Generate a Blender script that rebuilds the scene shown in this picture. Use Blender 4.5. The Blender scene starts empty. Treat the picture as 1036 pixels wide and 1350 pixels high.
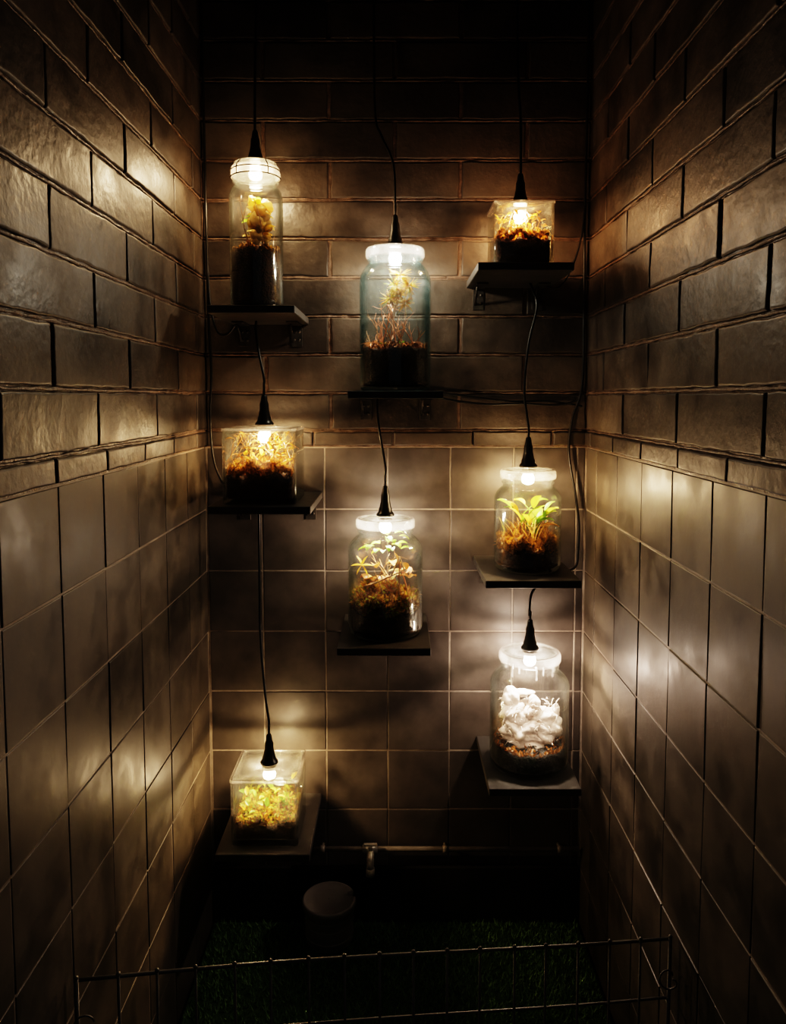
import bpy, math, random
from mathutils import Vector, noise, Matrix
random.seed(7)
R=random.random
def U(a,b): return a+(b-a)*R()
scene=bpy.context.scene

# ------------------------------------------------------------------ materials
def new_mat(name):
    m=bpy.data.materials.new(name); m.use_nodes=True
    nt=m.node_tree; nt.nodes.clear()
    out=nt.nodes.new('ShaderNodeOutputMaterial')
    return m,nt,out
def N(nt,t,**kw):
    n=nt.nodes.new(t)
    for k,v in kw.items():
        if k.startswith('i_'):
            n.inputs[k[2:].replace('_',' ')].default_value=v
        else: setattr(n,k,v)
    return n
def c4(c): return (c[0],c[1],c[2],1)
def ramp(nt,fac,stops):
    r=nt.nodes.new('ShaderNodeValToRGB')
    els=r.color_ramp.elements
    els[0].position=stops[0][0]; els[0].color=c4(stops[0][1])
    els[1].position=stops[-1][0]; els[1].color=c4(stops[-1][1])
    for p,c in stops[1:-1]:
        e=els.new(p); e.color=c4(c)
    nt.links.new(fac,r.inputs[0]); return r
def surf_mat(name,dark,light,rough=(.35,.55),scale=8,bump=.3,bscale=60,bdist=.002,spec=.5,island=.25,metal=0,big=0):
    m,nt,out=new_mat(name); L=nt.links
    tc=N(nt,'ShaderNodeNewGeometry')
    no=N(nt,'ShaderNodeTexNoise'); no.inputs['Scale'].default_value=scale; no.inputs['Detail'].default_value=6; no.inputs['Roughness'].default_value=.6
    L.new(tc.outputs['Position'],no.inputs['Vector'])
    ad=N(nt,'ShaderNodeMath',operation='MULTIPLY_ADD'); L.new(tc.outputs['Random Per Island'],ad.inputs[0]); ad.inputs[1].default_value=island
    sub=N(nt,'ShaderNodeMath',operation='SUBTRACT'); L.new(no.outputs['Fac'],sub.inputs[0]); sub.inputs[1].default_value=island/2
    L.new(sub.outputs[0],ad.inputs[2])
    r=ramp(nt,ad.outputs[0],[(.3,dark),(.7,light)])
    bs=N(nt,'ShaderNodeBsdfPrincipled'); L.new(r.outputs[0],bs.inputs['Base Color'])
    mr=N(nt,'ShaderNodeMapRange'); L.new(no.outputs['Fac'],mr.inputs[0]); mr.inputs[1].default_value=.36; mr.inputs[2].default_value=.64
    mr.inputs[3].default_value=rough[0]; mr.inputs[4].default_value=rough[1]; L.new(mr.outputs[0],bs.inputs['Roughness'])
    bs.inputs['Specular IOR Level'].default_value=spec; bs.inputs['Metallic'].default_value=metal
    n2=N(nt,'ShaderNodeTexNoise'); n2.inputs['Scale'].default_value=bscale; n2.inputs['Detail'].default_value=4
    L.new(tc.outputs['Position'],n2.inputs['Vector'])
    b=N(nt,'ShaderNodeBump'); b.inputs['Strength'].default_value=bump; b.inputs['Distance'].default_value=bdist
    L.new(n2.outputs['Fac'],b.inputs['Height']); last=b
    if big>0:
        n3=N(nt,'ShaderNodeTexNoise'); n3.inputs['Scale'].default_value=14; n3.inputs['Detail'].default_value=3; L.new(tc.outputs['Position'],n3.inputs['Vector'])
        b2=N(nt,'ShaderNodeBump'); b2.inputs['Strength'].default_value=big; b2.inputs['Distance'].default_value=.006
        L.new(n3.outputs['Fac'],b2.inputs['Height']); L.new(b.outputs[0],b2.inputs['Normal']); last=b2
    L.new(last.outputs[0],bs.inputs['Normal'])
    L.new(bs.outputs[0],out.inputs[0]); return m
M={}
M['brick']=surf_mat('painted_brick',(.034,.026,.020),(.090,.070,.053),(.40,.58),9,.6,60,.0022,.5,.35,0,.10)
M['tile']=surf_mat('painted_tile',(.042,.035,.027),(.106,.087,.066),(.38,.55),12,.22,30,.0018,.45,.2,0,.05)
M['tileback']=surf_mat('painted_tile_back',(.048,.040,.035),(.098,.083,.072),(.38,.53),10,.2,35,.0018,.45,.2,0,.04)
M['mortar']=surf_mat('mortar',(.06,.038,.025),(.19,.13,.095),(.35,.55),40,.9,120,.003,.5,0)
M['grout']=surf_mat('tile_grout',(.17,.14,.118),(.31,.265,.225),(.4,.6),30,.4,120,.001,.4,0)
M['black']=surf_mat('plain_black',(.012,.011,.010),(.026,.023,.020),(.4,.6),9,.3,80,.001,.4,0)
M['shelf']=surf_mat('shelf_dark_laminate',(.050,.046,.042),(.090,.081,.074),(.4,.55),14,.2,150,.0006,.45,0)
M['rubber']=surf_mat('black_rubber',(.008,.007,.006),(.014,.012,.010),(.3,.45),9,.1,80,.0005,.5,0)
M['iron']=surf_mat('dark_steel',(.12,.115,.11),(.20,.19,.175),(.35,.55),40,.2,200,.0005,.5,0,.6)
M['bracket']=surf_mat('bracket_steel',(.04,.035,.03),(.08,.07,.06),(.35,.55),40,.2,200,.0005,.5,0,.6)
M['chrome']=surf_mat('dull_chrome',(.34,.31,.28),(.48,.45,.42),(.2,.35),40,.1,200,.0005,.5,0,.3)
M['pipe']=surf_mat('painted_pipe',(.18,.155,.13),(.32,.28,.24),(.3,.5),30,.2,200,.0005,.5,0)
M['bin']=surf_mat('bin_plastic',(.22,.20,.19),(.32,.30,.285),(.35,.5),10,.2,150,.0005,.5,0)
M['turfbase']=surf_mat('turf_backing',(.03,.07,.025),(.06,.12,.045),(.6,.8),60,.6,200,.002,.3,0)
M['concrete']=surf_mat('floor_concrete',(.02,.018,.015),(.04,.036,.03),(.6,.8),10,.3,80,.001,.3,0)
M['soil']=surf_mat('potting_soil',(.008,.005,.003),(.085,.040,.020),(.7,.9),90,1.0,260,.004,.3,0)
M['charcoal']=surf_mat('dark_gravel',(.008,.007,.006),(.06,.055,.045),(.5,.8),110,1.0,200,.005,.4,0)
M['white']=surf_mat('white_fibre',(.56,.45,.38),(.86,.76,.68),(.6,.8),40,.8,120,.002,.3,0)

def leaf_mat(name,a,b,trans=.4,scale=40,rough=.45):
    m,nt,out=new_mat(name); L=nt.links
    g=N(nt,'ShaderNodeNewGeometry'); 
    no=N(nt,'ShaderNodeTexNoise'); no.inputs['Scale'].default_value=scale; L.new(g.outputs['Position'],no.inputs['Vector'])
    ad=N(nt,'ShaderNodeMath',operation='MULTIPLY_ADD'); L.new(g.outputs['Random Per Island'],ad.inputs[0]); ad.inputs[1].default_value=.6
    s=N(nt,'ShaderNodeMath',operation='MULTIPLY'); L.new(no.outputs['Fac'],s.inputs[0]); s.inputs[1].default_value=.4
    L.new(s.outputs[0],ad.inputs[2])
    r=ramp(nt,ad.outputs[0],[(.1,a),(.9,b)])
    p=N(nt,'ShaderNodeBsdfPrincipled'); p.inputs['Roughness'].default_value=rough; L.new(r.outputs[0],p.inputs['Base Color'])
    t=N(nt,'ShaderNodeBsdfTranslucent'); L.new(r.outputs[0],t.inputs['Color'])
    mx=N(nt,'ShaderNodeMixShader'); mx.inputs[0].default_value=trans
    L.new(p.outputs[0],mx.inputs[1]); L.new(t.outputs[0],mx.inputs[2]); L.new(mx.outputs[0],out.inputs[0]); return m
M['moss']=leaf_mat('golden_moss',(.24,.095,.010),(.70,.38,.06))
M['mossgreen']=leaf_mat('green_moss',(.12,.16,.012),(.46,.46,.06))
M['mossdark']=leaf_mat('dark_moss',(.09,.032,.006),(.36,.16,.03))
M['leaf']=leaf_mat('green_leaf',(.08,.22,.02),(.30,.44,.06),.45)
M['leafy']=leaf_mat('yellow_leaf',(.48,.27,.02),(.74,.48,.06),.45)
M['leafpale']=leaf_mat('pale_leaf',(.56,.38,.12),(.82,.64,.28),.45)
M['leafbrown']=leaf_mat('brown_leaf',(.24,.09,.02),(.50,.22,.06),.35)
M['twig']=leaf_mat('dry_twig',(.14,.07,.03),(.36,.20,.09),.0)
M['pink']=leaf_mat('pink_twig',(.44,.17,.09),(.72,.38,.22),.1)
M['straw']=leaf_mat('straw',(.46,.28,.07),(.74,.52,.18),.3)
M['turf']=leaf_mat('turf_blade',(.10,.24,.07),(.30,.50,.20),.15,20,.5)

def glass_mat(name,tint,edge,rough=.03,base=.05,frost=0.0,exp=2.4,k=.85):
    m,nt,out=new_mat(name); L=nt.links
    lw=N(nt,'ShaderNodeLayerWeight'); lw.inputs['Blend'].default_value=.5
    pw=N(nt,'ShaderNodeMath',operation='POWER'); L.new(lw.outputs['Facing'],pw.inputs[0]); pw.inputs[1].default_value=exp
    ma=N(nt,'ShaderNodeMath',operation='MULTIPLY_ADD'); L.new(pw.outputs[0],ma.inputs[0]); ma.inputs[1].default_value=k; ma.inputs[2].default_value=base
    r=ramp(nt,lw.outputs['Facing'],[(.35,tint),(1,edge)])
    tr=N(nt,'ShaderNodeBsdfTransparent'); L.new(r.outputs[0],tr.inputs[0])
    gl=N(nt,'ShaderNodeBsdfGlossy'); gl.inputs['Roughness'].default_value=rough; gl.inputs['Color'].default_value=(.95,.97,.95,1)
    mx=N(nt,'ShaderNodeMixShader'); L.new(ma.outputs[0],mx.inputs[0]); L.new(tr.outputs[0],mx.inputs[1]); L.new(gl.outputs[0],mx.inputs[2])
    last=mx
    if frost>0:
        tl=N(nt,'ShaderNodeBsdfTranslucent'); tl.inputs[0].default_value=(.95,.93,.9,1)
        df=N(nt,'ShaderNodeBsdfDiffuse'); df.inputs[0].default_value=(.9,.88,.85,1)
        m3=N(nt,'ShaderNodeMixShader'); m3.inputs[0].default_value=.4; L.new(tl.outputs[0],m3.inputs[1]); L.new(df.outputs[0],m3.inputs[2])
        m2=N(nt,'ShaderNodeMixShader'); 
        g=N(nt,'ShaderNodeNewGeometry'); no=N(nt,'ShaderNodeTexNoise'); no.inputs['Scale'].default_value=28; no.inputs['Detail'].default_value=5
        L.new(g.outputs['Position'],no.inputs['Vector'])
        mr=N(nt,'ShaderNodeMapRange'); L.new(no.outputs['Fac'],mr.inputs[0]); mr.inputs[1].default_value=.4; mr.inputs[2].default_value=.7; mr.inputs[3].default_value=frost*.35; mr.inputs[4].default_value=frost*1.5
        L.new(mr.outputs[0],m2.inputs[0]); L.new(mx.outputs[0],m2.inputs[1]); L.new(m3.outputs[0],m2.inputs[2]); last=m2
    L.new(last.outputs[0],out.inputs[0]); return m
M['glass']=glass_mat('clear_glass',(.97,.97,.96),(.55,.62,.55),.07,.05,.009)
M['glassblue']=glass_mat('bluish_glass',(.92,.97,.98),(.28,.62,.70),.07,.06,.010)
M['glassvase']=glass_mat('vase_glass',(.97,.97,.94),(.6,.62,.5),.06,.06,.013)
M['lidglass']=glass_mat('frosted_lid_glass',(.96,.96,.95),(.8,.8,.78),.12,.12,.045)
M['lidrim']=glass_mat('white_lid_rim',(.95,.93,.92),(.72,.58,.58),.12,.16,.10)

def bulb_mat(name,col,s):
    m,nt,out=new_mat(name)
    e=N(nt,'ShaderNodeEmission'); e.inputs[0].default_value=c4(col); e.inputs[1].default_value=s
    t=N(nt,'ShaderNodeBsdfTransparent'); a=N(nt,'ShaderNodeAddShader')
    nt.links.new(e.outputs[0],a.inputs[0]); nt.links.new(t.outputs[0],a.inputs[1]); nt.links.new(a.outputs[0],out.inputs[0]); return m

# ------------------------------------------------------------------ mesh builder
class MB:
    def __init__(s): s.v=[];s.f=[];s.m=[];s.mats=[];s.sm=[]
    def mi(s,mat):
        if mat not in s.mats: s.mats.append(mat)
        return s.mats.index(mat)
    def add(s,vs,fs,mat,smooth=True):
        o=len(s.v); s.v+= [tuple(p) for p in vs]; k=s.mi(mat)
        for f in fs: s.f.append(tuple(i+o for i in f)); s.m.append(k); s.sm.append(smooth)
    def box(s,c,d,mat,b=.0015):
        x,y,z=[q/2 for q in d]; vs=[];idx={}
        for sx in(-1,1):
            for sy in(-1,1):
                for sz in(-1,1):
                    for ax in range(3):
                        p=[sx*x,sy*y,sz*z]
                        for a in range(3):
                            if a!=ax: p[a]-= (sx,sy,sz)[a]*b
                        idx[(sx,sy,sz,ax)]=len(vs); vs.append((p[0]+c[0],p[1]+c[1],p[2]+c[2]))
        fs=[]
        for ax in range(3):
            o=[a for a in range(3) if a!=ax]
            for sg in(-1,1):
                q=[]
                for a,bb in((-1,-1),(1,-1),(1,1),(-1,1)):
                    k=[0,0,0]; k[ax]=sg;k[o[0]]=a;k[o[1]]=bb; q.append(idx[(k[0],k[1],k[2],ax)])
                if (sg==1)==(ax==1): q.reverse()
                fs.append(q)
        for ax in range(3):
            o=[a for a in range(3) if a!=ax]
            for a in(-1,1):
                for bb in(-1,1):
                    def kk(t,A):
                        k=[0,0,0];k[ax]=t;k[o[0]]=a;k[o[1]]=bb;return idx[(k[0],k[1],k[2],A)]
                    q=[kk(-1,o[0]),kk(1,o[0]),kk(1,o[1]),kk(-1,o[1])]
                    fs.append(q)
        for sx in(-1,1):
            for sy in(-1,1):
                for sz in(-1,1): fs.append([idx[(sx,sy,sz,a)] for a in range(3)])
        s.add(vs,fs,mat,False)
    def tube(s,pts,rad,mat,seg=8):
        pts=[Vector(p) for p in pts]; n=len(pts)
        if not hasattr(rad,'__len__'): rad=[rad]*n
        vs=[];fs=[]; ref=Vector((.31,.95,.1))
        for i,p in enumerate(pts):
            t=(pts[min(i+1,n-1)]-pts[max(i-1,0)])
            if t.length<1e-9: t=Vector((0,0,1))
            t.normalize()
            a=ref-t*ref.dot(t)
            if a.length<1e-3: a=t.orthogonal()
            a.normalize(); b=t.cross(a); ref=a
            for k in range(seg):
                w=2*math.pi*k/seg; vs.append(p+a*(math.cos(w)*rad[i])+b*(math.sin(w)*rad[i]))
        for i in range(n-1):
            for k in range(seg):
                fs.append((i*seg+k,i*seg+(k+1)%seg,(i+1)*seg+(k+1)%seg,(i+1)*seg+k))
        fs.append(tuple(range(seg-1,-1,-1))); fs.append(tuple((n-1)*seg+k for k in range(seg)))
        s.add(vs,fs,mat)
    def lathe(s,prof,mat,seg=64,c=(0,0,0),sq=0,close=False):
        vs=[];fs=[];n=len(prof)
        for r,z in prof:
            for k in range(seg):
                w=2*math.pi*(k+.5)/seg; q=1
                if sq: q=1/((abs(math.cos(w))**sq+abs(math.sin(w))**sq)**(1/sq))
                vs.append((c[0]+r*q*math.cos(w),c[1]+r*q*math.sin(w),c[2]+z))
        rng=n if close else n-1
        for i in range(rng):
            j=(i+1)%n
            for k in range(seg):
                fs.append((i*seg+k,i*seg+(k+1)%seg,j*seg+(k+1)%seg,j*seg+k))
        s.add(vs,fs,mat)
    def leaf(s,base,dirv,length,width,mat,bend=.4,seg=6,fold=.25,side=None):
        p=Vector(base); d=Vector(dirv).normalized()
        sd=side or d.cross(Vector((0,0,1)))
        if sd.length<1e-3: sd=Vector((1,0,0))
        sd=sd.normalized(); vs=[];fs=[]
        for i in range(seg+1):
            t=i/seg; w=width*math.sin(math.pi*min(1,t*.93+.04))**.8*(1-.25*t)
            up=sd.cross(d).normalized()
            vs+= [p-sd*w/2+up*w*fold,p.copy(),p+sd*w/2+up*w*fold]
            p=p+d*(length/seg); d=(d+Vector((0,0,-1))*bend/seg*(.5+t)*2).normalized()
        for i in range(seg):
            a=i*3; fs+=[(a,a+1,a+4,a+3),(a+1,a+2,a+5,a+4)]
        s.add(vs,fs,mat)
    def blob(s,c,r,mat,amp=.3,fr=25,ns=14,sc=(1,1,1),sd=0):
        vs=[];fs=[];nr=ns//2+2
        for i in range(nr+1):
            ph=math.pi*i/nr
            for k in range(ns):
                th=2*math.pi*k/ns
                d=Vector((math.sin(ph)*math.cos(th)*sc[0],math.sin(ph)*math.sin(th)*sc[1],math.cos(ph)*sc[2]))
                q=1+amp*noise.noise(Vector(c)*fr+d*r*fr+Vector((sd,0,0)))+amp*.3*noise.noise(Vector(c)*fr*3+d*r*fr*3)
                vs.append(Vector(c)+d*r*q)
        for i in range(nr):
            for k in range(ns): fs.append((i*ns+k,(i+1)*ns+k,(i+1)*ns+(k+1)%ns,i*ns+(k+1)%ns))
        s.add(vs,fs,mat)
    def obj(s,name,parent=None,loc=(0,0,0)):
        me=bpy.data.meshes.new(name); me.from_pydata(s.v,[],s.f)
        for m in s.mats: me.materials.append(m)
        me.polygons.foreach_set('material_index',s.m); me.polygons.foreach_set('use_smooth',s.sm); me.update()
        o=bpy.data.objects.new(name,me); scene.collection.objects.link(o); o.location=loc
        if parent: o.parent=parent
        return o
def empty(name,loc):
    e=bpy.data.objects.new(name,None); e.empty_display_size=.05; e.location=loc; scene.collection.objects.link(e); return e
def spline(pts,sub=8):
    P=[Vector(p) for p in pts]; P=[P[0]*2-P[1]]+P+[P[-1]*2-P[-2]]; o=[]
    for i in range(1,len(P)-2):
        a,b,c,d=P[i-1:i+3]
        for k in range(sub):
            t=k/sub
            o.append(.5*((2*b)+(c-a)*t+(2*a-5*b+4*c-d)*t*t+(3*b-3*c+d-a)*t**3))
    o.append(P[-2]); return o

# ------------------------------------------------------------------ room shell
HW=.45; YB=1.8; YF=.35; ZT=2.7; ZTILE=1.182; ZCOURSE=1.222; CP=.0895
def block(mb,u0,u1,z0,z1,fn,top,base,mat,b,wob,nu,nz,amp):
    def ax(a,c,n):
        L=[(a,3),(a+b*.3,2),(a+b*.65,1),(a+b,0),(a+b*1.35,0)]
        lo,hi=a+b*1.35,c-b*1.35
        for i in range(1,n): L.append((lo+(hi-lo)*i/n,0))
        L+=[(c-b*1.35,0),(c-b,0),(c-b*.65,1),(c-b*.3,2),(c,3)]; return L
    us=ax(u0,u1,nu); zs=ax(z0,z1,nz); t1,t2,t3=U(-1,1),U(-1,1),U(-.5,.5)
    vs=[];fs=[]; pr=(0,.12*b,.42*b)
    for z,pz in zs:
        for u,pu in us:
            p=max(pz,pu)
            tilt=amp*(t1*((u-u0)/(u1-u0)-.5)+t2*((z-z0)/(z1-z0)-.5)+t3)
            w=base if p==3 else top-pr[p]+tilt+ .0008*noise.noise(Vector((u*20,z*20,top*9+u0)))*(wob>0)
            du=wob*(noise.noise(Vector((u*30,z*30,3.1)))+.5*noise.noise(Vector((u*90,z*90,1.1)))); dz=wob*(noise.noise(Vector((u*22,z*40,8.3)))+.5*noise.noise(Vector((u*95,z*90,5.3))))
            vs.append(fn(u+du,z+dz,w))
    n=len(us)
    for j in range(len(zs)-1):
        for i in range(n-1): fs.append((j*n+i,j*n+i+1,(j+1)*n+i+1,(j+1)*n+i))
    mb.add(vs,fs,mat)
def build_wall(name,ua,ub,fn,toff,tpitch,boff,blen,tilemat,gr,ext):
    mb=MB()
    z=ZCOURSE; r=0
    def clip(lo,hi): return max(lo,ua),min(hi,ub)
    L=blen*.62
    u=ua-L+((boff+.03)%L)
    while u<ub:
        a,b=clip(u+.002,u+L-.002)
        if b-a>.02: block(mb,a,b,ZTILE+.004,ZCOURSE-.003,fn,.0030,-.012,M['brick'],.0035,.0016,12,2,.0008)
        u+=L
    while z<ZT-.02:
        off=boff+(blen/2 if r%2 else 0)
        u=ua-blen+((off-ua)%blen)
        while u<ub:
            a,b=clip(u+.0032,u+blen-.0032)
            if b-a>.02: block(mb,a,b,z+.0034,z+CP-.0034,fn,U(-.001,.0005),-.012,M['brick'],.0036,.0022,22,7,.0014)
            u+=blen
        n=int((ub-ua)/.012); pts=[];rad=[]
        for i in range(n+1):
            uu=ua+(ub-ua)*i/n
            pts.append(fn(uu,z+.0014*noise.noise(Vector((uu*40,z*30,2))),-.0042+.0026*noise.noise(Vector((uu*35,z*50,7)))))
            rad.append(.0024+.0014*noise.noise(Vector((uu*45,z*70,4))))
        mb.tube(pts,rad,M['mortar'],6)
        z+=CP; r+=1
    z=ZTILE
    while z>.02:
        u=ua-tpitch+((toff-ua)%tpitch)
        z0=max(z-.149,0)
        while u<ub:
            a,b=clip(u+.0015,u+tpitch-.0015)
            if b-a>.012 and z-z0>.03: block(mb,a,b,z0+.0015,z-.0015,fn,-.004,-.0085,tilemat,.0014,0,4,4,.0012)
            u+=tpitch
        z-=.149
    va,vb=ua-ext,ub+ext
    def quadbox(z0,z1,w,mat):
        c=[fn(va,z0,w),fn(vb,z0,w),fn(vb,z1,w),fn(va,z1,w),fn(va,z0,-.12),fn(vb,z0,-.12),fn(vb,z1,-.12),fn(va,z1,-.12)]
        mb.add(c,[(0,1,2,3),(5,4,7,6),(1,5,6,2),(4,0,3,7),(3,2,6,7),(4,5,1,0)],mat,False)
    quadbox(ZTILE+.001,ZT,-.0045,M['mortar']); quadbox(0,ZTILE+.001,-.0056,gr)
    return mb.obj(name)
build_wall('wall_back',-HW,HW,lambda u,z,w:Vector((u,YB-w,z)),-.02,.1505,-.155,.305,M['tileback'],M['grout'],.12)
build_wall('wall_left',YF,YB,lambda u,z,w:Vector((-HW+w,u,z)),1.642,.157,1.148,.286,M['tile'],M['grout'],.004)
build_wall('wall_right',YF,YB,lambda u,z,w:Vector((HW-w,YB+YF-u,z)),YB+YF-1.552,.157,YB+YF-1.22,.292,M['tile'],M['grout'],.004)
mb=MB(); mb.box((0,.65,-.05),(1.6,2.6,.1),M['concrete'],.001); mb.obj('floor')
mb=MB(); mb.box((0,1.1,ZT+.05),(1.14,1.7,.1),M['black'],.001); mb.obj('ceiling')
mb=MB(); mb.box((0,YB-.002,.074),(2*HW,.014,.145),M['black'],.003); mb.obj('dark_strip_back')  # black strip along the foot of the back wall

# artificial turf
mb=MB(); mb.box((0,1.17,.003),(2*HW-.004,1.236,.006),M['turfbase'],.001)
vs=[];fs=[]
for i in range(38000):
    x=U(-HW+.008,HW-.008); y=U(.58,1.785); h=U(.012,.022); a=U(0,6.28); w=.0021
    dx,dy=math.cos(a)*w,math.sin(a)*w; lx,ly=U(-.009,.009),U(-.009,.009)
    lx=max(min(x+lx,HW-.006),-HW+.006); ly=min(y+ly,1.786)
    k=len(vs); vs+=[(x-dx,y-dy,.005),(x+dx,y+dy,.005),(lx,ly,h)]; fs.append((k,k+1,k+2))
mb.add(vs,fs,M['turf'],False); mb.obj('artificial_grass_mat')

# ------------------------------------------------------------------ shelves
def shelf(x0,x1,z):
    e=empty('floating_shelf',((x0+x1)/2,1.8,z)); w=x1-x0; yb=(1.8 if z>ZTILE else 1.8035)
    mb=MB(); d=yb-1.55
    mb.box((0,(1.55+yb)/2-1.8,-.008),(w,d,.016),M['shelf'],.0012); mb.obj('board',e)
    for sx in(-1,1):
        b=MB(); x=sx*(w/2-.028)
        b.box((x,yb-1.8-.0015,-.016-.026),(.026,.003,.05),M['bracket'],.0006)
        b.box((x,yb-1.8-.045,-.0178),(.026,.088,.003),M['bracket'],.0006)
        b.tube([(x-.008,yb-1.8-.003,-.055),(x-.008,yb-1.8-.05,-.02)],.0025,M['bracket'],6)
        for zz in(-.033,-.052):
            for q in (-.006,.006):
                b.lathe([(0,0),(.0035,0),(.003,.0016),(0,.0022)],M['bracket'],10)
                n=40
                for i in range(len(b.v)-n,len(b.v)):
                    vx,vy,vz=b.v[i]; b.v[i]=(x+q+vx,yb-1.8-.003-vz,zz+vy)
        b.obj('bracket',e)
    return e
S=[(-.383,-.205,1.487),(.165,.359,1.572),(-.099,.097,1.314),(-.389,-.176,1.076),(-.1235,.073,.778),(.186,.385,.921),(.197,.393,.474),(-.386,-.184,.329)]
for s in S: shelf(*s)

# ------------------------------------------------------------------ contents helpers
def soil(e,rb,z0,h,sq=0,amp=.006,dome=.01,mat='soil',seed=0):
    mb=MB(); seg=72; vs=[];fs=[]; rows=14
    def q(w): return 1/((abs(math.cos(w))**sq+abs(math.sin(w))**sq)**(1/sq)) if sq else 1
    for i in range(rows+1):
        for k in range(seg):
            w=2*math.pi*k/seg; t=i/rows
            n=noise.noise(Vector((math.cos(w)*9,math.sin(w)*9,t*h*90+seed)))
            rr=rb*q(w)-.0015-abs(n)*.004
            z=z0+t*(h+amp*1.5*noise.noise(Vector((math.cos(w)*3,math.sin(w)*3,seed+5))))
            if i in(0,): rr-=.002
            vs.append((rr*math.cos(w),rr*math.sin(w),z))
    R2=12
    for j in range(1,R2+1):
        t=1-j/R2
        for k in range(seg):
            w=2*math.pi*k/seg; bx,by,bz=vs[rows*seg+k]
            x,y=bx*t,by*t
            z=bz*t+(z0+h)*(1-t)+dome*(1-t*t)+amp*noise.noise(Vector((x*60,y*60,seed)))
            vs.append((x,y,z))
    for i in range(rows+R2):
        for k in range(seg): fs.append((i*seg+k,i*seg+(k+1)%seg,(i+1)*seg+(k+1)%seg,(i+1)*seg+k))
    fs.append(tuple(range(seg-1,-1,-1)))
    mb.add(vs,fs,M[mat])
    return mb.obj('soil',e)
def inside(x,y,r,sq):
    return (max(abs(x),abs(y))<r) if sq else (x*x+y*y<r*r)
def rnd_in(r,sq):
    while True:
        x,y=U(-r,r),U(-r,r)
        if inside(x,y,r,sq): return x,y
def moss(mb,r,z,mats,n,sz=.008,sq=0,height=.012,seed=0,edge=.5,clump=45,down=0):
    for i in range(n):
        dd=0
        if R()<edge:
            a=U(0,6.283); rr=r*.97
            if sq:
                q=1/max(abs(math.cos(a)),abs(math.sin(a))); x,y=rr*q*math.cos(a)*.98,rr*q*math.sin(a)*.98
            else: x,y=rr*math.cos(a),rr*math.sin(a)
            dd=down*R()**2
        else: x,y=rnd_in(r,sq)
        c=noise.noise(Vector((x*clump,y*clump,seed)))
        zz=z+height*(c*1.2+.3)+U(-.004,.004)-dd
        d=Vector((U(-1,1),U(-1,1),U(.1,1.2))).normalized()
        s=d.cross(Vector((U(-1,1),U(-1,1),U(-1,1)))).normalized()
        l=U(.5,1.2)*sz; w=l*.22; b=Vector((x,y,zz)); tip=b+d*l
        if not inside(tip.x,tip.y,r,sq): tip.x=x*.96; tip.y=y*.96
        mb.add([b-s*w,b+s*w,(b+tip)/2+s*w*1.3,tip,(b+tip)/2-s*w*1.3],[(0,1,2,3,4)],random.choice(mats),False)
def mound(mb,x,y,z,r,h,mats,n,sz):
    mb.blob((x,y,z),r,M['mossdark'],.4,60,16,(1,1,h/r),x*50)
    for i in range(n):
        d=Vector((U(-1,1),U(-1,1),U(-.1,1))).normalized()
        b=Vector((x+d.x*r,y+d.y*r,z+d.z*h))*1; l=U(.6,1.3)*sz
        t=(d+Vector((U(-.6,.6),U(-.6,.6),U(-.3,.6)))).normalized(); s=t.orthogonal().normalized()*l*.2
        mb.add([b-s,b+s,b+t*l],[(0,1,2)],random.choice(mats),False)
def twig(mb,base,d,length,r,rmax,zmax,mat,sq=0,wig=.35,branch=2,depth=0):
    p=Vector(base); d=Vector(d).normalized(); pts=[p.copy()]; n=7
    for i in range(n):
        d=(d+Vector((U(-wig,wig),U(-wig,wig),U(-wig*.6,wig*.7)))).normalized()
        q=p+d*length/n
        if not inside(q.x,q.y,rmax,sq): 
            d=Vector((-q.x,-q.y,d.z*q.length)).normalized(); q=p+d*length/n
        if q.z>zmax: d.z=-abs(d.z)*.3; q.z=zmax
        p=q; pts.append(p.copy())
        if depth<2 and branch and R()<branch/n:
            twig(mb,p,d+Vector((U(-1,1),U(-1,1),U(-.3,.8))),length*.55,r*.6,rmax,zmax,mat,sq,wig,branch,depth+1)
    mb.tube(pts,[r*(1-.7*i/n) for i in range(n+1)],mat,5)

def jar_glass(e,Rb,H,rn,neck,sh,mat,threads=2,t=.0035):
    zs=H-neck; out=[(0.001,.003),(Rb*.6,.002),(Rb*.84,0),(Rb*.93,.002),(Rb*.985,.008),(Rb,.02),(Rb,.5*zs),(Rb,zs-sh)]
    for i in range(1,8):
        a=i/8*math.pi/2
        k=i/8; s=k*k*(3-2*k)
        out.append((Rb+(rn-Rb)*(.45*s+.55*(1-math.cos(a))),zs-sh+sh*(.45*k+.55*math.sin(a))))
    out.append((rn,zs))
    hh=neck
    out+= [(rn,zs+hh*.15),(rn+.003,zs+hh*.22),(rn+.003,zs+hh*.3),(rn,zs+hh*.38)]
    if threads>1: out+= [(rn,zs+hh*.5),(rn+.0025,zs+hh*.57),(rn+.0025,zs+hh*.63),(rn,zs+hh*.7)]
    out+= [(rn,H-.001),(rn-.001,H)]
    inn=[(rn-t,H),(rn-t,zs)]
    for i in range(7,0,-1):
        r,z=out[7+i]; inn.append((r-t,z-t*.4))
    inn+=[(Rb-t,zs-sh),(Rb-t,.022),(Rb*.93-t,.012),(Rb*.6,.009),(0.001,.010)]
    mb=MB(); mb.lathe(out+inn,mat,72); return mb.obj('glass_body',e)
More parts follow.
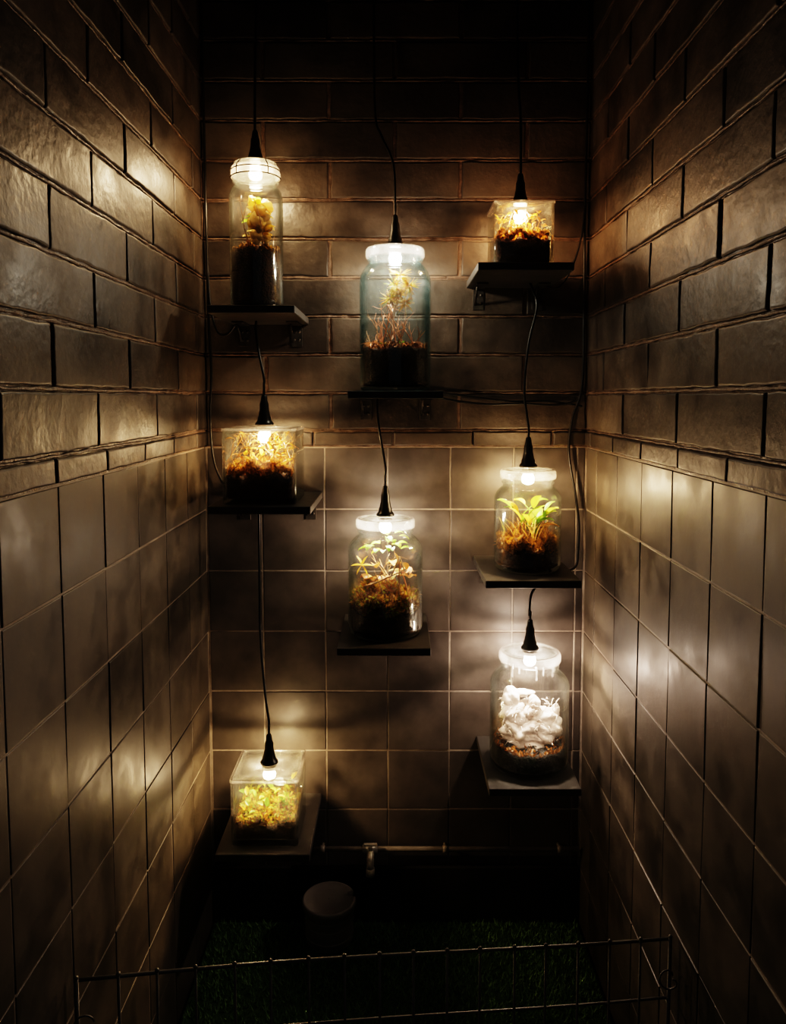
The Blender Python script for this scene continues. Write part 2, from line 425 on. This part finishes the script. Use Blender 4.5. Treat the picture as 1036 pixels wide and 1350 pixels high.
def jar_lid(e,H,rn,style='ring',mat=None):
    mb=MB(); rim=mat or M['lidrim']
    r=rn+.0055
    mb.lathe([(r-.003,H-.016),(r,H-.0155),(r+.0006,H-.010),(r,H+.001),(r-.002,H+.004),(r-.008,H+.0045),(r-.009,H+.001),(r-.0035,H+.0005)],rim,72,close=True)
    for i in range(3):
        z=H-.013+i*.005; mb.lathe([(r+.0004,z),(r+.0013,z+.001),(r+.0004,z+.002)],rim,72)
    mb.lathe([(.012,H+.0035),(r-.008,H+.0035),(r-.008,H+.0008),(.012,H+.0008)],M['lidglass'],64,close=True)
    if style=='tall':
        mb.lathe([(r-.004,H+.004),(r-.006,H+.012),(r-.016,H+.016),(.012,H+.017),(.012,H+.013),(r-.018,H+.012),(r-.010,H+.004)],M['lidglass'],64)
        ir=M['bracket']
        for zz in(H-.018,H-.004):
            mb.tube([((r+.001)*math.cos(a*math.pi/24),(r+.001)*math.sin(a*math.pi/24),zz) for a in range(49)],.0013,ir,6)
        for a in(-2.2,-.9,.9,2.2):
            x,y=(r+.002)*math.cos(a),(r+.002)*math.sin(a)
            mb.tube([(x,y,H-.02),(x*1.03,y*1.03,H-.01),(x,y,H),(x*.8,y*.8,H+.013)],.0012,ir,6)
    mb.obj('lid',e)

PW=.66
def lamp(loc,cord,col,power,bs=70):
    e=empty('pendant_lamp',loc); mb=MB()
    mb.lathe([(.001,0),(.0195,0),(.020,.003),(.0175,.007),(.0150,.010),(.0145,.016),(.0125,.020),(.0115,.027),(.0100,.032),(.0095,.046),(.0072,.052),(.0060,.062),(.0045,.066),(.001,.067)],M['rubber'],28,c=(0,0,.0045))
    mb.lathe([(.001,0),(.0150,0),(.0150,-.004),(.013,-.008),(.001,-.008)],M['chrome'],24,c=(0,0,-.002))
    mb.obj('socket',e)
    c=MB(); pts=spline([(0,0,.066),(0,0,.09)]+[tuple(Vector(p)-Vector(loc)) for p in cord],8)
    c.tube(pts,.0027,M['rubber'],8); c.obj('cord',e)
    b=MB(); b.lathe([(.001,0),(.009,-.001),(.0115,-.004),(.0135,-.009),(.0138,-.014),(.012,-.020),(.007,-.024),(.001,-.025)],bulb_mat('bulb_glow',col,bs),24,c=(0,0,-.009)); b.obj('bulb',e)
    ld=bpy.data.lights.new('bulb_light','POINT'); ld.energy=power*PW; ld.color=col; ld.shadow_soft_size=.009
    lo=bpy.data.objects.new('bulb_light',ld); lo.location=(0,0,-.024); scene.collection.objects.link(lo); lo.parent=e
    return e

def jar(x,y,z,Rb,H,rn,neck,sh,gm='glass',style='ring',threads=2,lidmat=None):
    e=empty('terrarium_jar',(x,y,z)); jar_glass(e,Rb,H-.0045,rn,neck,sh,M[gm],threads); jar_lid(e,H-.0045,rn,style,lidmat); return e
def vase(x,y,z,hw,H):
    e=empty('terrarium_cube_vase',(x,y,z)); mb=MB(); t=.0045; h=H-.006
    mb.lathe([(.001,0),(hw-.003,0),(hw,.003),(hw,h-.001),(hw-.001,h),(hw-t,h),(hw-t,.014),(hw-t-.003,.011),(.001,.011)],M['glassvase'],120,sq=22); mb.obj('glass_body',e)
    l=MB(); l.lathe([(.012,h+.0005),(hw-.004,h+.0005),(hw-.004,h+.0055),(.012,h+.0055)],M['lidglass'],120,sq=22,close=True)
    l.lathe([(hw-.004,h+.0003),(hw+.0015,h+.0003),(hw+.0015,h+.0062),(hw-.004,h+.0062)],M['lidrim'],120,sq=22,close=True); l.obj('lid',e)
    return e

WARM=(1,.60,.33); YEL=(1,.71,.43); NEU=(1,.80,.67); COOL=(1,.81,.65)
# --- tall jar upper left
x,y,z=-.302,1.67,1.487; H=.306
e=jar(x,y,z,.0575,H,.046,.035,.03,'glass','tall')
soil(e,.0535,.011,.118,amp=.006,dome=.008)
mb=MB(); moss(mb,.052,.125,[M['mossdark'],M['moss']],1200,.009,height=.008)
for i in range(30):
    a=U(0,6.28); b=Vector((.008+math.cos(a)*U(0,.02),math.sin(a)*U(0,.02),U(.15,.235)))
    mb.leaf(b,(math.cos(a),math.sin(a),U(.0,1.2)),U(.018,.030),U(.014,.022),random.choice([M['leafpale'],M['leafpale'],M['leafy'],M['leafy'],M['leaf']]),bend=.6)
for i in range(3): twig(mb,(U(-.02,.02),U(-.02,.02),.12),(0,0,1),.13,.0018,.045,.24,M['twig'],0,.2,1)
for i in range(18): mb.blob((U(-.010,.026),U(-.018,.018),U(.15,.235)),U(.010,.017),random.choice([M['leafpale'],M['leafpale'],M['leafy']]),.7,70,14,sd=i)
mb.obj('plant',e)
lamp((x,y,z+H+.0075),[(x,y+.01,2.0),(x-.003,y+.06,2.2),(x-.004,1.77,2.45),(x-.004,1.78,2.7)],YEL,5)
# --- cube vase upper right
x,y,z=.267,1.665,1.572
e=vase(x,y,z,.0625,.136); soil(e,.0572,.012,.045,22,.008,.008)
mb=MB(); moss(mb,.055,.062,[M['mossdark'],M['moss']],2400,.010,1,.014)
for i in range(14):
    bx,by=rnd_in(.045,1); twig(mb,(bx,by,.055),(U(-.6,.6),U(-.6,.6),1),U(.05,.10),.0014,.053,.122,random.choice([M['straw'],M['moss'],M['twig']]),1,.25)
for i in range(75):
    bx,by=rnd_in(.048,1); mb.leaf((bx,by,U(.06,.118)),(U(-1,1),U(-1,1),U(0,1)),U(.01,.018),U(.006,.012),random.choice([M['moss'],M['leafy'],M['leafbrown'],M['leafbrown']]))
mb.obj('plant',e)
lamp((x,y,z+.136),[(x,y+.01,1.9),(x+.003,1.75,2.1),(x+.003,1.78,2.7)],WARM,3.2)
# --- jar upper centre
x,y,z=-.002,1.66,1.314; H=.306
e=jar(x,y,z,.077,H,.057,.028,.038,'glassblue','ring',1,None)
soil(e,.073,.011,.078,amp=.007,dome=.004)
mb=MB(); moss(mb,.071,.088,[M['mossdark'],M['leafbrown'],M['pink']],1500,.009,height=.01)
for i in range(14):
    bx,by=rnd_in(.062,0); twig(mb,(bx,by,.085),(U(-.8,.8),U(-.5,.5),.9),U(.05,.11),.0021,.070,.18,random.choice([M['pink'],M['pink'],M['twig'],M['leafbrown']]),0,.22,2)
for i in range(24):
    a=U(0,6.28); mb.leaf((U(-.055,.055),U(-.055,.055),.095),(math.cos(a),math.sin(a),.5),U(.02,.038),U(.010,.018),random.choice([M['pink'],M['leafbrown'],M['pink'],M['leaf']]))
for c0 in((.0,-.01,.225),(.022,.0,.19),(-.012,.01,.20),(.01,.01,.25),(.03,-.01,.225),(.008,-.01,.205)):
    for i in range(75):
        d=Vector((U(-1,1),U(-1,1),U(-1,1))).normalized(); p=Vector(c0)
        mb.tube([p+d*.004,p+d*U(.014,.032)+Vector((0,0,-.003))],[.0007,.00025],random.choice([M['straw'],M['leafy'],M['leafbrown'],M['mossgreen']]),4)
twig(mb,(-.01,0,.09),(.05,0,1),.16,.0018,.03,.25,M['twig'],0,.15,1)
mb.obj('plant',e)
lamp((x,y,z+H),[(x-.004,y+.01,1.80),(x-.03,1.70,1.87),(-.046,1.75,1.93),(-.05,1.78,2.1),(-.05,1.785,2.7)],COOL,5)
# --- cube vase mid left
x,y,z=-.287,1.655,1.076
e=vase(x,y,z,.0775,.160); soil(e,.072,.012,.048,22,.012,.006)
mb=MB()
for i in range(13):
    bx,by=rnd_in(.050,1); r=U(.014,.022); mound(mb,bx,by,.066,r,r*1.1,[M['moss'],M['mossdark'],M['leafbrown']],160,.009)
moss(mb,.070,.066,[M['moss'],M['moss'],M['mossdark']],3000,.011,1,.020,clump=30,down=.01)
for i in range(16):
    bx,by=rnd_in(.062,1); twig(mb,(bx,by,.075),(U(-.8,.8),U(-.8,.8),.8),U(.06,.13),.0013,.068,.148,random.choice([M['straw'],M['leafbrown'],M['twig'],M['moss']]),1,.25)
for i in range(90):
    bx,by=rnd_in(.064,1); mb.leaf((bx,by,U(.085,.140)),(U(-1,1),U(-1,1),U(-.2,1)),U(.012,.022),U(.007,.014),random.choice([M['mossdark'],M['leafy'],M['moss'],M['leafbrown']]))
mb.obj('plant',e)
lamp((x,y,z+.160),[(x+.0,y,1.345),(-.300,1.67,1.40),(-.312,1.70,1.45),(-.312,1.71,1.471)],YEL,4.6)
# --- jar mid centre
x,y,z=-.0236,1.665,.778; H=.257
e=jar(x,y,z,.083,H,.059,.032,.035)
soil(e,.079,.011,.042,amp=.01,dome=.008)
mb=MB()
for i in range(15):
    bx,by=rnd_in(.058,0); r=U(.015,.022); mound(mb,bx,by,.070,r,r*1.3,[M['moss'],M['moss'],M['mossdark'],M['mossgreen']],190,.010)
for i in range(5):
    bx,by=rnd_in(.045,0); r=U(.014,.019); mound(mb,bx,by,.096,r,r*1.2,[M['moss'],M['moss'],M['leafbrown'],M['mossgreen']],190,.010)
moss(mb,.077,.068,[M['moss'],M['moss'],M['mossdark'],M['mossgreen']],4600,.011,height=.026,clump=28,down=.020)
for i in range(5):
    bx,by=rnd_in(.055,0); twig(mb,(bx,by,.07),(U(-.9,.9),U(-.5,.5),.8),U(.08,.13),.0022,.074,.17,M['twig'],0,.2,1)
twig(mb,(.03,-.05,.095),(-.05,0,1),.09,.0028,.07,.18,M['twig'],0,.1,1)
twig(mb,(-.045,-.055,.115),(1,0,.40),.11,.0028,.074,.18,M['twig'],0,.1,1)
twig(mb,(.05,-.03,.09),(-.2,0,1),.09,.0024,.074,.17,M['pink'],0,.1,1)
for i in range(20):
    a=U(0,6.28); rr=U(.0,.05); zz=U(.18,.222)
    mb.leaf((math.cos(a)*rr,math.sin(a)*rr,zz),(math.cos(a),math.sin(a),U(-.1,.6)),U(.018,.026),U(.014,.020),random.choice([M['leaf'],M['leaf'],M['leaf'],M['mossgreen']]),bend=.7)
for i in range(24):
    bx,by=rnd_in(.058,0)
    mb.leaf((bx,by,U(.115,.15)),(U(-1,1),U(-1,1),U(-.1,.6)),U(.020,.034),U(.014,.024),random.choice([M['leafpale'],M['leafbrown'],M['leafbrown'],M['leafy'],M['pink']]),bend=.9)
for k in range(6):
    a=k*math.pi/3; mb.leaf((-.050,-.045,.160),(math.cos(a),.1,math.sin(a)),.024,.013,M['leafy'],bend=.1)
mb.obj('plant',e)
lamp((x,y,z+H),[(x+.0,y+.005,1.15),(-.036,1.68,1.22),(-.042,1.70,1.27),(-.042,1.71,1.298)],COOL,5)
# --- jar mid right
x,y,z=.291,1.665,.921; H=.222
e=jar(x,y,z,.0735,H,.055,.032,.030)
soil(e,.0695,.011,.036,amp=.008,dome=.008)
mb=MB()
for i in range(13):
    bx,by=rnd_in(.050,0); r=U(.012,.019); mound(mb,bx,by,.056,r,r*1.2,[M['moss'],M['moss'],M['mossdark']],160,.009)
moss(mb,.068,.056,[M['moss'],M['mossdark'],M['moss']],4200,.012,height=.020,clump=30,down=.02)
for i in range(19):
    a=U(0,6.28); b=Vector((U(-.02,.025),U(-.02,.02),.08)); l=U(.02,.075)
    d=Vector((math.cos(a)*.5,math.sin(a)*.5,1)); tip=b+d.normalized()*l
    mb.tube(spline([b,b+Vector((0,0,l*.5)),tip],4),.0011,M['leaf'],5)
    mb.leaf(tip,(math.cos(a)*.6,math.sin(a)*.6,U(.3,1.2)),U(.030,.043),U(.018,.026),random.choice([M['leaf'],M['leaf'],M['leafy'],M['mossgreen']]),bend=.6)
for i in range(90):
    a=U(0,6.28); bx,by=rnd_in(.05,0); mb.leaf((bx,by,.07),(math.cos(a)*.5,math.sin(a)*.5,1),U(.03,.06),.003,random.choice([M['moss'],M['leafbrown'],M['straw']]),bend=.5)
mb.leaf((.02,-.04,.10),(.8,-.2,.3),.042,.022,M['leafbrown'],bend=.5)
mb.obj('plant',e)
lamp((x,y,z+H),[(x-.004,y,1.26),(.283,1.68,1.32),(.293,1.69,1.42),(.312,1.70,1.50),(.304,1.71,1.54),(.300,1.72,1.556)],YEL,5)
# --- jar lower right with white fibre
x,y,z=.300,1.665,.474; H=.260
e=jar(x,y,z,.088,H,.062,.034,.036)
soil(e,.084,.011,.040,amp=.006,dome=.004,mat='charcoal')
mb=MB(); moss(mb,.082,.052,[M['mossdark'],M['leafbrown'],M['twig']],900,.009,height=.006)
for i in range(26):
    a=U(0,6.28); mb.blob((math.cos(a)*U(.02,.072),math.sin(a)*U(.02,.072),.052),U(.005,.010),M['charcoal'],.6,90,8,sd=i)
mb.obj('gravel_top',e)
mb=MB()
for c0,r,sc in(((-.022,-.015,.088),.030,(1.2,1,.7)),((.022,-.01,.086),.032,(1.2,1,.8)),((-.036,-.01,.120),.026,(1.1,.9,1)),((-.042,-.005,.152),.019,(1,.9,1.2)),
                 ((.0,.0,.125),.024,(1.3,1,.8)),((.034,-.01,.112),.024,(1.2,1,.9)),((-.014,.0,.164),.014,(1.7,1,.6)),((.0,.0,.07),.045,(1.4,1,.45)),((.054,-.01,.09),.02,(.9,.9,1.2)),((.058,-.01,.125),.010,(.9,.9,1.8)),((.008,-.012,.145),.014,(1,.9,1.2))):
    mb.blob(c0,r,M['white'],.5,50,40,sc,c0[0]*99)
for i in range(220):
    p=Vector((U(-.062,.062),U(-.05,.03),U(.062,.15))); q=p+Vector((U(-.02,.02),U(-.02,.02),U(-.012,.015)))
    if Vector((q.x,q.y,0)).length<.075: mb.tube([p,(p+q)/2+Vector((0,0,.004)),q],.0009,M['white'],4)
mb.obj('white_fungus',e)
mb=MB()
for i in range(12):
    a=i*math.pi/6+U(-.15,.15); r0=.0535; l=U(.008,.03); xx,yy=math.cos(a)*r0,math.sin(a)*r0
    mb.tube([(xx,yy,H-.02),(xx,yy,H-.022-l*.6),(xx,yy,H-.022-l)],[.0018,.0016,.0023],M['lidrim'],8)
mb.obj('condensation_drips',e)
lamp((x,y,z+H),[(x-.002,y,.815),(.305,1.68,.86),(.335,1.70,.885),(.38,1.74,.892),(.425,1.775,.90),(.433,1.782,.94)],NEU,7)
# --- cube vase lower left
x,y,z=-.285,1.652,.329
e=vase(x,y,z,.0735,.1475); soil(e,.068,.012,.030,22,.008,.006)
mb=MB(); moss(mb,.066,.047,[M['mossgreen'],M['moss'],M['mossdark']],3000,.010,1,.012,clump=35)
for i in range(9):
    bx,by=rnd_in(.045,1); r=U(.010,.015); mound(mb,bx,by,.050,r,r*1.1,[M['mossgreen'],M['moss'],M['leaf']],110,.008)
for i in range(44):
    bx,by=rnd_in(.056,1); mb.leaf((bx,by,U(.050,.090)),(U(-1,1),U(-1,1),U(0,1)),U(.014,.022),U(.010,.015),random.choice([M['leaf'],M['leaf'],M['mossgreen'],M['mossgreen'],M['leafy']]))
for i in range(8):
    bx,by=rnd_in(.05,1); twig(mb,(bx,by,.04),(U(-.5,.5),U(-.5,.5),1),U(.04,.08),.0012,.062,.115,M['mossgreen'],1,.2)
mb.obj('plant',e)
lamp((x,y,z+.1475),[(x,y,.58),(-.295,1.665,.64),(-.310,1.70,.76),(-.312,1.71,.9),(-.312,1.715,1.06)],YEL,4.6)

# ------------------------------------------------------------------ wall cables
def cable(pts,r=.003):
    mb=MB(); mb.tube(spline(pts,8),r,M['rubber'],8); mb.obj('power_cable')
cable([(.433,1.782,.94),(.434,1.785,1.0),(.425,1.785,1.07),(.408,1.787,1.17),(.415,1.787,1.25),(.436,1.785,1.33),(.438,1.786,1.5),(.436,1.787,1.72),(.438,1.787,2.1),(.438,1.787,2.7)])
cable([(.10,1.792,1.300),(.15,1.790,1.291),(.22,1.790,1.284),(.30,1.790,1.286),(.38,1.790,1.283),(.43,1.788,1.30),(.440,1.787,1.36)],.0028)
cable([(.10,1.793,1.312),(.17,1.793,1.303),(.26,1.793,1.292),(.36,1.793,1.291),(.438,1.790,1.28)],.0024)
cable([(-.440,1.785,2.7),(-.440,1.786,2.0),(-.438,1.785,1.7),(-.437,1.785,1.5),(-.432,1.783,1.36),(-.436,1.783,1.25),(-.428,1.78,1.15),(-.400,1.775,1.085),(-.385,1.77,1.062)])
cable([(-.437,1.787,1.62),(-.432,1.782,1.52),(-.415,1.775,1.455),(-.39,1.77,1.447),(-.37,1.765,1.468)],.0026)
cable([(.437,1.787,1.75),(.425,1.78,1.66),(.40,1.77,1.59),(.375,1.77,1.555),(.345,1.76,1.553)],.0024)

# ------------------------------------------------------------------ pipe with tap
e=empty('water_pipe',(0,1.78,.2)); mb=MB()
mb.tube([(-.20,0,0),(.0,0,0),(.446,0,0)],.0062,M['pipe'],14)
for x in(-.18,.12,.40): mb.tube([(x-.006,0,0),(x+.006,0,0)],.0085,M['pipe'],14); mb.tube([(x,0,0),(x,.022,0)],.004,M['pipe'],8)
mb.obj('pipe',e)
mb=MB(); mb.tube([(-.082,0,0),(-.045,0,0)],.010,M['chrome'],16)
mb.tube([(-.062,0,0),(-.062,-.02,-.006),(-.062,-.03,-.022),(-.062,-.03,-.034)],[.008,.009,.009,.008],M['chrome'],16)
mb.tube([(-.062,-.03,-.03),(-.062,-.03,-.048)],.011,M['chrome'],16)
mb.tube([(-.062,-.012,.003),(-.062,-.016,.018)],.005,M['chrome'],10); mb.box((-.062,-.016,.021),(.034,.008,.006),M['chrome'],.002)
mb.obj('tap',e)

# ------------------------------------------------------------------ lidded bin
e=empty('lidded_bin',(-.158,1.712,.0225)); mb=MB()
mb.lathe([(.001,0),(.052,0),(.055,.003),(.057,.045),(.058,.080),(.060,.081),(.060,.087),(.057,.088)],M['bin'],56)
for z in(.02,.05,.070): mb.lathe([(.0558,z-.002),(.0585,z),(.0558,z+.002)],M['bin'],56)
mb.obj('body',e)
mb=MB(); seg=72; prof=[(.061,.084),(.0635,.085),(.0635,.096),(.062,.099),(.058,.100),(.056,.0975),(.03,.098),(.001,.098)]
vs=[];fs=[]
for r,z in prof:
    for k in range(seg):
        a=2*math.pi*k/seg; d=abs((a-.3+math.pi)%(2*math.pi)-math.pi); rr=r
        if d<.20: rr=min(r,.046)
        vs.append((rr*math.cos(a),rr*math.sin(a),z))
for i in range(len(prof)-1):
    for k in range(seg): fs.append((i*seg+k,i*seg+(k+1)%seg,(i+1)*seg+(k+1)%seg,(i+1)*seg+k))
mb.add(vs,fs,M['bin']); mb.obj('lid',e)

# ------------------------------------------------------------------ wire fence
A=Vector((-.442,1.00,0)); B=Vector((.442,1.17,0))
e=empty('wire_pet_fence',(0,1.11,0)); off=Vector((0,1.11,0)); mb=MB()
def FP(t,z): 
    p=A.lerp(B,t); p.y+=.006*math.sin(t*5); return p+Vector((0,0,z))-off
def ztop(t): return .492-.062*t
for h,r in((0,.0026),(-.100,.0022),(-.20,.0022),(-.30,.0022),(-.40,.0022)):
    mb.tube([FP(i/16,ztop(i/16)+h) for i in range(17)],r,M['iron'],8)
nb=17
for i in range(nb+1):
    t=i/nb; y=Vector((0,-.004,0)); dx=U(-.003,.003)
    p0=FP(t,.0225)+y; p1=FP(t,ztop(t)+.006)+y; p1.x+=dx*.5
    mb.tube([p0,(p0+p1)/2+Vector((dx*.6,0,0)),p1],.0019 if 0<i<nb else .003,M['iron'],8)
    mb.blob(p1,.0034,M['iron'],0,1,10)
for t in(.012,.988):
    c=FP(t,ztop(t)-.055)
    mb.tube([c+Vector((.012*math.cos(a*.5),-.008-.0015*a,.012*math.sin(a*.5))) for a in range(16)],.0014,M['iron'],6)
mb.obj('wire_panel',e)

# ------------------------------------------------------------------ world & camera
w=bpy.data.worlds.new('world'); scene.world=w; w.use_nodes=True
w.node_tree.nodes['Background'].inputs[0].default_value=(.92,.95,1,1); w.node_tree.nodes['Background'].inputs[1].default_value=.04
cd=bpy.data.cameras.new('camera'); cd.sensor_fit='VERTICAL'; cd.sensor_height=36; cd.sensor_width=27.63; cd.lens=26.67
cd.shift_y=-79/1350; cd.shift_x=-4/1350; cd.clip_start=.02
co=bpy.data.objects.new('camera',cd); co.location=(0,0,1.30); co.rotation_euler=(math.radians(90-4.1),0,0); scene.collection.objects.link(co); scene.camera=co
try:
    scene.view_settings.view_transform='Filmic'; scene.view_settings.look='Very High Contrast'
except Exception as ex: print(ex)
scene.view_settings.exposure=0
